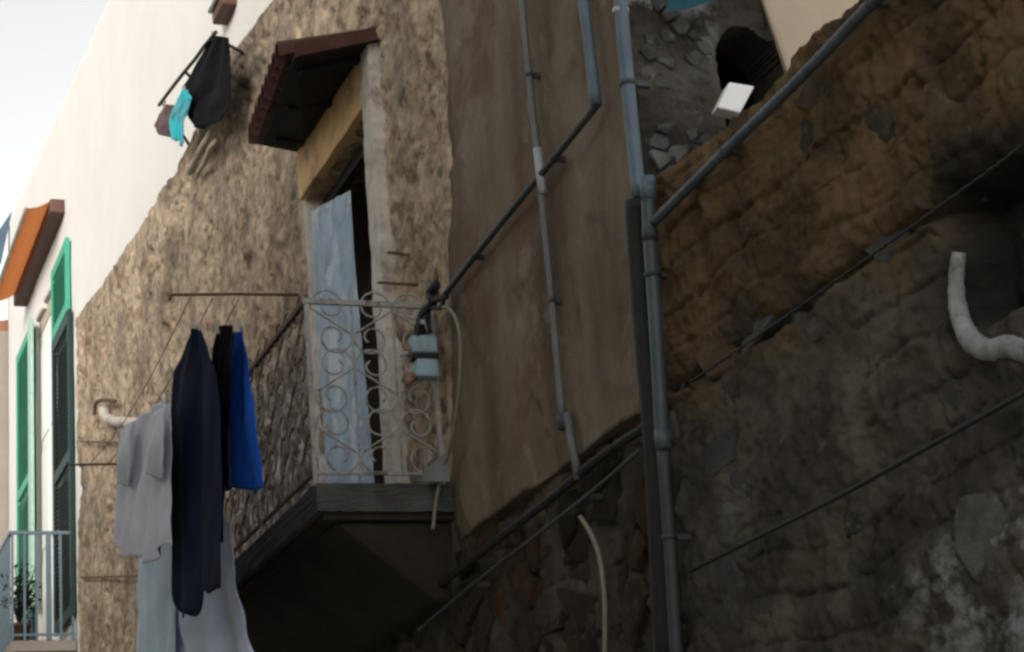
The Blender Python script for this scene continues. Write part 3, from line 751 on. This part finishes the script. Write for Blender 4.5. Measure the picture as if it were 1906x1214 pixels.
# rods and lines that carry it
rodA = PY(320, 549, BY0 + .02); rodB = PY(556, 549, BY0 + .02)
lr = thing('washing_line_rod', rodB, 'thin rusty rod reaching out from the balcony corner for washing lines', 'rod')
MB().tube([rodB, rodB.lerp(rodA, .5) + Vector((0, 0, .004)), rodA, rodA + Vector((-.015, 0, -.03))], .0085, 7).build('bar', M['rusty'], lr, True)
adopt(lr)
fy = 13.1
fr = thing('washing_line_rod', (XW, fy, 5.0), 'rusty far rod of the washing lines behind the lilac shirt', 'rod')
MB().tube([(2.72, fy, HR), (2.0, fy, HR - .02)], .0085, 7).build('bar', M['rusty'], fr, True); adopt(fr)
for i, (X, lb) in enumerate(((2.12, 'outermost washing line carrying the lilac shirt'), (2.24, 'washing line carrying the navy trousers'), (2.38, 'inner washing line carrying the royal blue cloth'))):
    p = Vector((X, BY0 + .02, 5.11)); q = Vector((X, fy, 5.09))
    pts = [p.lerp(q, t / 12) + Vector((0, 0, -.10 * math.sin(math.pi * t / 12))) for t in range(13)]
    tag(MB().tube(pts, .003, 5).build('washing_line', M['rusty']), lb, 'washing line', 'washing lines')
# far bracket of pale pipe with iron strap
pb = thing('pipe_bracket', PX(250, 786, XW), 'pale bent pipe stub under a rusty strap, left of the laundry', 'pipe')
pp = catmull([PX(x, y, XW - .07) for x, y in [(254, 788), (232, 786), (212, 784), (198, 776), (193, 762)]], 5)
MB().tube(pp, [.055] * (len(pp) - 5) + [.06] * 5, 10).build('stub', M['jamb'], pb, True)
pp = catmull([PX(x, y, XW - .08) for x, y in [(176, 772), (178, 752), (190, 745), (214, 747)]], 5)
MB().tube(pp, .022, 8).build('strap', M['rusty'], pb, True)
adopt(pb)
tag(MB().tube([PX(150, 822, XW - .05), PX(218, 824, XW - .05)], .012, 6).build('wall_rod', M['rusty']), 'thin rusty rod on the wall below the pale pipe stub', 'rod')
tag(MB().tube([PX(150, 1075, XW - .05), PX(300, 1071, XW - .05)], .012, 6).build('wall_rod', M['rusty']), 'thin reddish rod crossing the wall behind the pale blue sheet', 'rod')

# ---------------------------------------------------------------- pipes and cables on the house
def pipe(name, label, pts, X, r, mat, n=10, joints=(), smooth=True, cat='pipe', amp=0, seed=0, clips=0):
    W3 = [PX(x, y, X) for x, y in pts]
    t = thing(name, W3[-1], label, cat)
    path = catmull(W3, 6) if smooth and len(W3) > 2 else W3
    if amp: 
        path = [q for a, b in zip(path, path[1:]) for q in wobble(a, b, 6, amp, seed)[:-1]] + [path[-1]]
    MB().tube(path, r, n).build('run', M[mat], t, True)
    for k, (ja, jb_, jr, jm) in enumerate(joints):
        MB().tube([PX(*ja, X), PX(*jb_, X)], jr, n).build('collar', M[jm], t, True)
    for k in range(clips):
        s = (k + .5) / clips * (len(path) - 1); i = int(s); p = path[i].lerp(path[min(i + 1, len(path) - 1)], s - i)
        d = (path[min(i + 1, len(path) - 1)] - path[max(i - 1, 0)]).normalized()
        MB().tube([p - d * .010, p + d * .010], r * 1.22, n).build('clip', M['darkpipe'], t, True)
        MB().box(p + Vector((0, -.012, -.012)), Vector((max(XW + .0, p.x + .04), p.y + .012, p.z + .012))).build('clip_stem', M['darkpipe'], t)
    adopt(t); return t
pipe('conduit', 'thin grey conduit with a pale sleeve running down the smooth plaster', [(966, -60), (985, 140), (1003, 310), (1028, 560), (1048, 790)], XW - .08, .0165, 'greypipe', clips=2,
     joints=(((1000, 277), (1010, 360), .021, 'palepipe'), ((1046, 770), (1049, 800), .024, 'darkpipe')))
pipe('conduit', 'short wide grey conduit below the thin one, at the foot of the plaster', [(1056, 770), (1076, 892)], XW - .07, .020, 'greypipe')
pipe('drain_pipe', 'short slate blue pipe ending halfway down the plaster at the slanting dark pipe', [(1078, -60), (1094, 60), (1110, 196)], XW - .09, .026, 'bluepipe')
pipe('drain_pipe', 'long slate blue drain pipe at the corner beside the bricked side wall', [(1150, -60), (1162, 80), (1176, 230), (1190, 366)], XW - .10, .030, 'bluepipe',
     joints=(((1155, 16), (1156, 26), .036, 'palepipe'),), clips=1)
pipe('drain_pipe', 'slate blue lower drain pipe between the black tube and the yard wall', [(1207, 340), (1209, 420), (1222, 620), (1234, 832)], XW - .10, .030, 'slatepipe', clips=1,
     joints=(((1205, 330), (1208, 372), .034, 'bluepipe'), ((1210, 425), (1211, 448), .034, 'darkpipe'), ((1233, 800), (1235, 836), .034, 'slatepipe')))
pipe('drain_pipe', 'dark lowest drain pipe running down out of the picture', [(1234, 836), (1246, 1000), (1262, 1260)], XW - .10, .026, 'darkpipe', clips=1)
pipe('black_tube', 'black tube filling the dark corner gap left of the blue drain pipe', [(1183, 374), (1189, 480), (1202, 640), (1220, 840), (1242, 1260)], XW - .035, .05, 'cable')  # plain black tube filling the gap in the corner
pipe('wall_pipe', 'dark slanting pipe from the short blue pipe down to the balcony', [(1113, 194), (1004, 328), (905, 450), (822, 556)], XW - .08, .017, 'darkpipe', clips=2)
pipe('top_pipe', 'long slate grey pipe slanting along the top of the yard wall', [(1700, -64), (1625, 4), (1500, 135), (1350, 282), (1211, 420)], XW - .09, .021, 'slatepipe', clips=2, amp=.004)
pipe('cable', 'black cable sagging across the lower yard wall', [(1960, 705), (1906, 732), (1740, 825), (1560, 925), (1400, 1005), (1285, 1063)], XW - .07, .0085, 'cable', cat='cable')
pipe('cable', 'thin dark cable along the upper course of the yard wall', [(1960, 225), (1880, 290), (1740, 392), (1600, 492), (1440, 606), (1285, 712)], XW - .06, .005, 'cable', cat='cable', amp=.006)
pipe('wall_pipe', 'thin grey pipe running under the plaster edge towards the balcony', [(1192, 838), (1090, 925), (990, 1003), (880, 1088), (780, 1172)], XW - .09, .0095, 'darkpipe', clips=2)
pipe('cable', 'black cable bundle tucked under the foot of the plaster', [(1210, 790), (1120, 850), (1030, 925), (920, 1010), (800, 1105)], XW - .06, .02, 'cable', cat='cable', amp=.008)
pipe('loose_hose', 'dusty cream hose hanging loose below the thin grey pipe', [(1080, 962), (1098, 990), (1114, 1030), (1122, 1080), (1126, 1140), (1125, 1260)], XW - .13, .011, 'hose', cat='hose')
# hose at the balcony
def PB(x, y, off):
    p = PY(x, y, BY0 - off); return p if p.x < XW - .10 else PX(x, y, XW - .10)
hp = [PB(x, y, .06) for x, y in [(818, 570), (836, 576), (850, 598), (857, 640), (856, 700), (850, 760), (838, 830), (822, 890), (812, 930), (806, 985)]]
tag(MB().tube(catmull(hp, 6), .0105, 8).build('hanging_hose', M['hose'], None, True), 'cream hose bowing down beside the pale blue box at the balcony', 'hose')
# rods at the balcony's wall end
for i, (a, b_, lb) in enumerate((((722, 470), (860, 486), 'upper rusty rod fixed to the wall above the iron railing'), ((704, 526), (806, 532), 'lower rusty rod fixed to the wall above the iron railing'))):
    tag(MB().tube([PY(*a, BY0 + .5), PY(*b_, BY0 + .5)], .009, 6).build('wall_rod', M['rusty'], None, True), lb, 'rod')
# insulated bracket and pale blue box
bx0 = PY(790, 660, BY0 - .08)
eb = thing('cable_box', bx0, 'pale blue cable box with a dark strap at the end of the railing', 'box')
def pyb(a, b_, y0, y1):
    p = PY(*a, BY0 - .08); q = PY(*b_, BY0 - .08)
    return ((min(p.x, q.x), BY0 + y0, min(p.z, q.z)), (max(p.x, q.x), BY0 + y1, max(p.z, q.z)))
MB().box(*pyb((766, 624), (814, 659), -.10, .0)).build('case', M['bluebox'], eb, bevel=.012)
MB().box(*pyb((774, 668), (817, 703), -.10, .0)).build('case', M['bluebox'], eb, bevel=.012)
MB().box(*pyb((768, 658), (816, 669), -.094, -.01)).build('strap', M['cable'], eb)
MB().tube([PY(768, 664, BY0 - .05), PY(752, 640, BY0 - .05)], .018, 8).build('insulator', M['insul'], eb, True)
MB().tube([PY(772, 700, BY0 - .05), PY(756, 716, BY0 - .05)], .022, 8).build('insulator', M['insul'], eb, True)
MB().tube([PY(746, 661, BY0 - .05), PY(764, 656, BY0 - .05)], .014, 8).build('insulator', M['palepipe'], eb, True)
adopt(eb)
br = thing('cable_bracket', PY(800, 560, BY0), 'knotted black cable bracket holding the pale blue box', 'bracket')
bp = catmull([PB(x, y, .05) for x, y in [(786, 622), (782, 600), (790, 580), (806, 562), (800, 545), (812, 530)]], 5)
MB().tube(bp, .026, 8).build('arm', M['cable'], br, True)
bp = catmull([PB(x, y, .09) for x, y in [(776, 626), (778, 606), (796, 590), (794, 572), (816, 556), (830, 553)]], 5)
MB().tube(bp, .018, 8).build('cable_loop', M['cable'], br, True)
bp = catmull([PB(x, y, .07) for x, y in [(800, 618), (796, 598), (784, 590), (800, 574), (822, 572), (824, 556)]], 5)
MB().tube(bp, .014, 8).build('cable_loop', M['cable'], br, True)
MB().tube([PY(810, 545, BY0 - .02), PY(812, 500, BY0 - .02)], .013, 7).build('stem', M['rusty'], br, True)
MB().box(*pyb((778, 600), (787, 609), -.13, -.115)).build('bolt', M['palepipe'], br, bevel=.004)
MB().box(PY(806, 548, BY0) + Vector((0, -.02, -.015)), Vector((XW + .03, BY0 + .02, PY(806, 548, BY0).z + .015))).build('wall_plate', M['cable'], br)
adopt(br)

# white box above the yard wall, teal tarpaulin
wb = [PY(x, y, 6.6) for x, y in [(1335, 200), (1358, 152), (1405, 160), (1378, 210)]]
w_ = thing('white_box', wb[0], 'bright white tilted plastic box above the yard wall under the dark arch', 'box')
bk = Vector((.02, .10, .01))
MB().hexa([wb[0], wb[3], wb[3] + bk, wb[0] + bk, wb[1], wb[2], wb[2] + bk, wb[1] + bk]).build('case', M['whitebox'], w_, bevel=.008)
cbk = wb[3] + bk * .6
MB().tube([cbk, Vector((cbk.x, cbk.y, 4.4))], .014, 7).build('support', M['darkpipe'], w_, True)
adopt(w_)
tp = [PY(x, y, 6.75) for x, y in [(1244, 22), (1290, 14), (1345, -6), (1345, -60), (1250, -60)]]
tt = MB(); tt.add([p for p in tp] + [p + Vector((0, .012, .004)) for p in tp], [(0, 1, 2, 3, 4), (9, 8, 7, 6, 5)] + [(i, 5 + i, 5 + (i + 1) % 5, (i + 1) % 5) for i in range(5)])
tag(tt.build('tarpaulin', M['tealtarp']), 'teal tarpaulin corner hanging at the top of the bricked side wall', 'tarpaulin')

# ---------------------------------------------------------------- white house with green shutters
XF = 3.8
WY0, WY1 = 13.3, 31.2
OY0, OY1, OZ0, OZ1 = 25.9, 27.9, 5.95, 11.22
wh = thing('white_house', (XF, 22, 0), 'tall sunlit white house with green shutters beyond the stone house', 'house')
def wtop(y): return np.interp(y, [13, 21.4, 32], [12.8, 13.16, 14.1])
relief('wall', np.unique(np.concatenate([np.linspace(WY0, WY1, 120), [OY0, OY1]])), np.linspace(0, 1, 160), lambda y, v, d: (XF - d, y, v * wtop(y)),
       lambda y, v: (fbm(y*1.2, v*14, 91, 4) - .5) * .03, .22, M['white'], wh,
       lambda y, v: ~((y > OY0) & (y < OY1) & (v * wtop(y) > OZ0) & (v * wtop(y) < OZ1)))
MB().hexa([(XF+.21, WY0, 0), (XF+7, WY0, 0), (XF+7, WY1, 0), (XF+.21, WY1, 0), (XF+.21, WY0, 12.7), (XF+7, WY0, 12.7), (XF+7, WY1, 13.9), (XF+.21, WY1, 13.9)]).build('body', M['white'], wh)
fd = MB().box((XF + .06, OY0 + .02, OZ0), (XF + .12, OY1 - .02, OZ1 - .25)).build('balcony_door', M['paintwhite'], wh)
for k in range(2):
    for z0, z1 in ((OZ0 + .25, OZ0 + 1.6), (OZ0 + 1.8, OZ0 + 3.2), (OZ0 + 3.4, OZ0 + 4.75)):
        MB().box((XF + .045, OY0 + .15 + k * .98, z0), (XF + .06, OY0 + .95 + k * .9, z1)).build('panel', M['paintwhite'], fd)
MB().box((XF + .05, OY0 + .02, OZ1 - .24), (XF + .14, OY1 - .02, OZ1 - .02)).build('transom', M['pale_timber'], wh)
def leaf(y0, y1, zb, zt, mat, lb, mids=()):
    s = MB().box((XF - .075, y0, zb), (XF - .022, y0 + .11, zt)).box((XF - .075, y1 - .11, zb), (XF - .022, y1, zt))
    for za, zc in [(zb, zb + .15), (zt - .15, zt)] + [(z, z + .14) for z in mids]:
        s.box((XF - .072, y0 + .11, za), (XF - .024, y1 - .11, zc))
    s = s.build('shutter', M[mat], wh); tag(s, lb)
    l = MB(); z = zb + .17
    while z < zt - .2:
        if not any(m - .06 < z < m + .14 for m in mids):
            l.hexa([(XF - .070, y0 + .11, z), (XF - .030, y0 + .11, z + .045), (XF - .030, y1 - .11, z + .045), (XF - .070, y1 - .11, z),
                    (XF - .070, y0 + .11, z + .012), (XF - .030, y0 + .11, z + .057), (XF - .030, y1 - .11, z + .057), (XF - .070, y1 - .11, z + .012)])
        z += .062
    tag(l.build('louvres', M[mat], s), kind='stuff')
leaf(24.5, 25.86, 10.22, 11.25, 'green', 'bright green unshaded top part of the near shutter')
leaf(24.35, 25.86, 6.2, 10.2, 'shade_green', 'lower part of the near shutter, its shadow painted blackish green', (8.2,))
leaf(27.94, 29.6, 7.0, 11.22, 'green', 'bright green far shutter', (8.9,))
leaf(27.94, 29.6, 6.1, 6.98, 'shade_green', 'lower part of the far shutter, its shadow painted blackish green')
MB().box((XF - .12, 27.6, 6.95), (XF - .08, 27.92, 11.2)).build('folded_leaf', M['green_edge'], wh)
adopt(wh)
# awnings
def awning(y0, y1, z, outw, drop, mat, label, box=.2):
    t = thing('awning', (XF, y0, z), label, 'awning')
    MB().hexa([(XF - box, y0, z - .2), (XF + .05, y0, z - .2), (XF + .05, y1, z - .2), (XF - box, y1, z - .2), (XF - box, y0, z), (XF + .05, y0, z), (XF + .05, y1, z), (XF - box, y1, z)]).build('cassette', M['cassette'], t, bevel=.02)
    v = []; f = []
    for j in range(13):
        for i in range(21):
            u = i / 20; w = j / 12
            v.append((XF - box - w * (outw - box), y0 + .04 + u * (y1 - y0 - .08), z - .03 - drop * w - .03 * math.sin(math.pi * w) + .006 * math.sin(u * 40)))
    for j in range(12):
        for i in range(20):
            q = j * 21 + i; f.append((q, q + 1, q + 22, q + 21))
    mesh_obj('canvas', v, f, M[mat], t, True)
    MB().tube([(XF - outw, y0 + .02, z - .03 - drop), (XF - outw, y1 - .02, z - .03 - drop)], .022, 8).build('front_bar', M['palepipe'], t, True)
    adopt(t); return t
awning(25.0, 28.9, 12.0, .52, .12, 'awning', 'orange canvas awning over the green shuttered balcony door')
e0 = PX(428, 12, XF)
awning(e0.y - .30, e0.y + .12, e0.z + .06, .16, .05, 'awning', 'rolled dark red awning above the roof edge of the stone house', .14)
# its balcony
wbz = 5.9; wbx = 3.0; wby0, wby1 = 24.4, 30.0
wb_ = thing('balcony', (XF, 27, wbz), 'pale blue grey railed balcony under the green shutters', 'balcony')
MB().box((wbx, wby0, wbz - .14), (XF - .01, wby1, wbz)).build('slab', M['taupe'], wb_, bevel=.01)
MB().box((wbx - .02, wby0 - .02, 7.22), (XF - .02, wby0 + .02, 7.26)).build('handrail', M['rail_blue'], wb_)
MB().box((wbx - .02, wby0 + .025, 7.22), (wbx + .02, wby1, 7.26)).build('handrail', M['rail_blue'], wb_)
MB().box((wbx, wby0 - .015, wbz + .05), (XF - .02, wby0 + .015, wbz + .08)).build('bottom_rail', M['rail_blue'], wb_)
bar = MB().box((-.014, -.014, 0), (.014, .014, 7.22 - wbz)).build('bar', M['rail_blue'], wb_); bar.location = (wbx + .02, wby0, wbz)
for i in range(1, 6):
    o = shared('bar', bar.data, wb_); o.location = (wbx + .02 + i * .146, wby0, wbz)
    if i == 3: o.scale = (2.2, 1.6, 1)
for i in range(1, 38):
    o = shared('bar', bar.data, wb_); o.location = (wbx, wby0 + i * .15, wbz)
adopt(wb_)
# potted plant on it
pl0 = Vector((3.14, 24.75, wbz))
plant = thing('potted_plant', pl0, 'dark leafy potted plant behind the pale blue railing', 'plant')
b_ = MB(); ring = 12; vv = []
prof = [(.0, .0), (.10, .0), (.135, .22), (.15, .22), (.15, .26), (.12, .26), (.12, .22), (0, .22)]
for r_, z_ in prof:
    for k in range(ring): vv.append(pl0 + Vector((r_ * math.cos(2*math.pi*k/ring), r_ * math.sin(2*math.pi*k/ring), z_)))
b_.add(vv, [(j*ring+k, j*ring+(k+1)%ring, (j+1)*ring+(k+1)%ring, (j+1)*ring+k) for j in range(len(prof)-1) for k in range(ring)])
b_.build('pot', M['clay'], plant, True)
rnd = random.Random(2); lf = MB(); st = MB()
for i in range(26):
    a = rnd.uniform(0, 6.28); tip = pl0 + Vector((.22 * math.cos(a), .22 * math.sin(a), .5 + rnd.uniform(0, .55)))
    base = pl0 + Vector((0, 0, .24)); st.tube([base, base.lerp(tip, .5) + Vector((0, 0, .06)), tip], .006, 5)
    for k in range(16):
        c = base.lerp(tip, rnd.uniform(.25, 1)) + Vector((rnd.uniform(-.07, .07), rnd.uniform(-.07, .07), rnd.uniform(-.05, .05)))
        d = Vector((rnd.uniform(-1, 1), rnd.uniform(-1, 1), rnd.uniform(-.6, .6))).normalized(); s_ = d.cross(Vector((rnd.uniform(-1, 1), rnd.uniform(-1, 1), 1))).normalized()
        L = rnd.uniform(.05, .10)
        lf.add([c, c + d * L * .5 + s_ * L * .25, c + d * L, c + d * L * .5 - s_ * L * .25], [(0, 1, 2, 3)])
st.build('stem', M['leaf'], plant); tag(lf.build('foliage', M['leaf'], plant), kind='stuff')
adopt(plant)

# ---------------------------------------------------------------- taupe house beyond
fh = thing('taupe_house', (3.6, 36, 0), 'taupe rendered house at the far left edge beyond the white house', 'house')
MB().hexa([(3.62, 31.25, 0), (10, 31.25, 0), (10, 46, 0), (3.62, 46, 0), (3.62, 31.25, 12.2), (10, 31.25, 12.2), (10, 46, 12.6), (3.62, 46, 12.6)]).build('wall', M['taupe'], fh)
MB().hexa([(3.3, 31.25, 12.2), (10, 31.25, 12.2), (10, 46, 12.6), (3.3, 46, 12.6), (3.3, 31.25, 12.3), (10, 31.25, 13.6), (10, 46, 14.0), (3.3, 46, 12.7)]).build('roof', M['roof'], fh)
adopt(fh)
q0 = [PY(x, y, 31.0) for x, y in [(23, 392), (-30, 470), (-30, 530), (2, 490)]]
fa = MB(); fa.add(q0 + [p + Vector((.0, .5, .1)) for p in q0], [(0, 1, 2, 3), (7, 6, 5, 4), (0, 4, 5, 1), (1, 5, 6, 2), (2, 6, 7, 3), (3, 7, 4, 0)])
tag(fa.build('canvas_blind', M['bluecloth_far']), 'slate blue canvas blind high at the left edge under the sky', 'blind')

lbp = [PB(x, y, -.12) for x, y in [(766, 896), (838, 896), (828, 842)]]
lb_ = MB(); lb_.add(lbp + [p + Vector((0, .02, 0)) for p in lbp], [(0, 1, 2), (5, 4, 3), (0, 3, 4, 1), (1, 4, 5, 2), (2, 5, 3, 0)])
tag(lb_.build('leaning_board', M['greyboard']), 'pale triangular board leaning behind the railing against the wall', 'board')
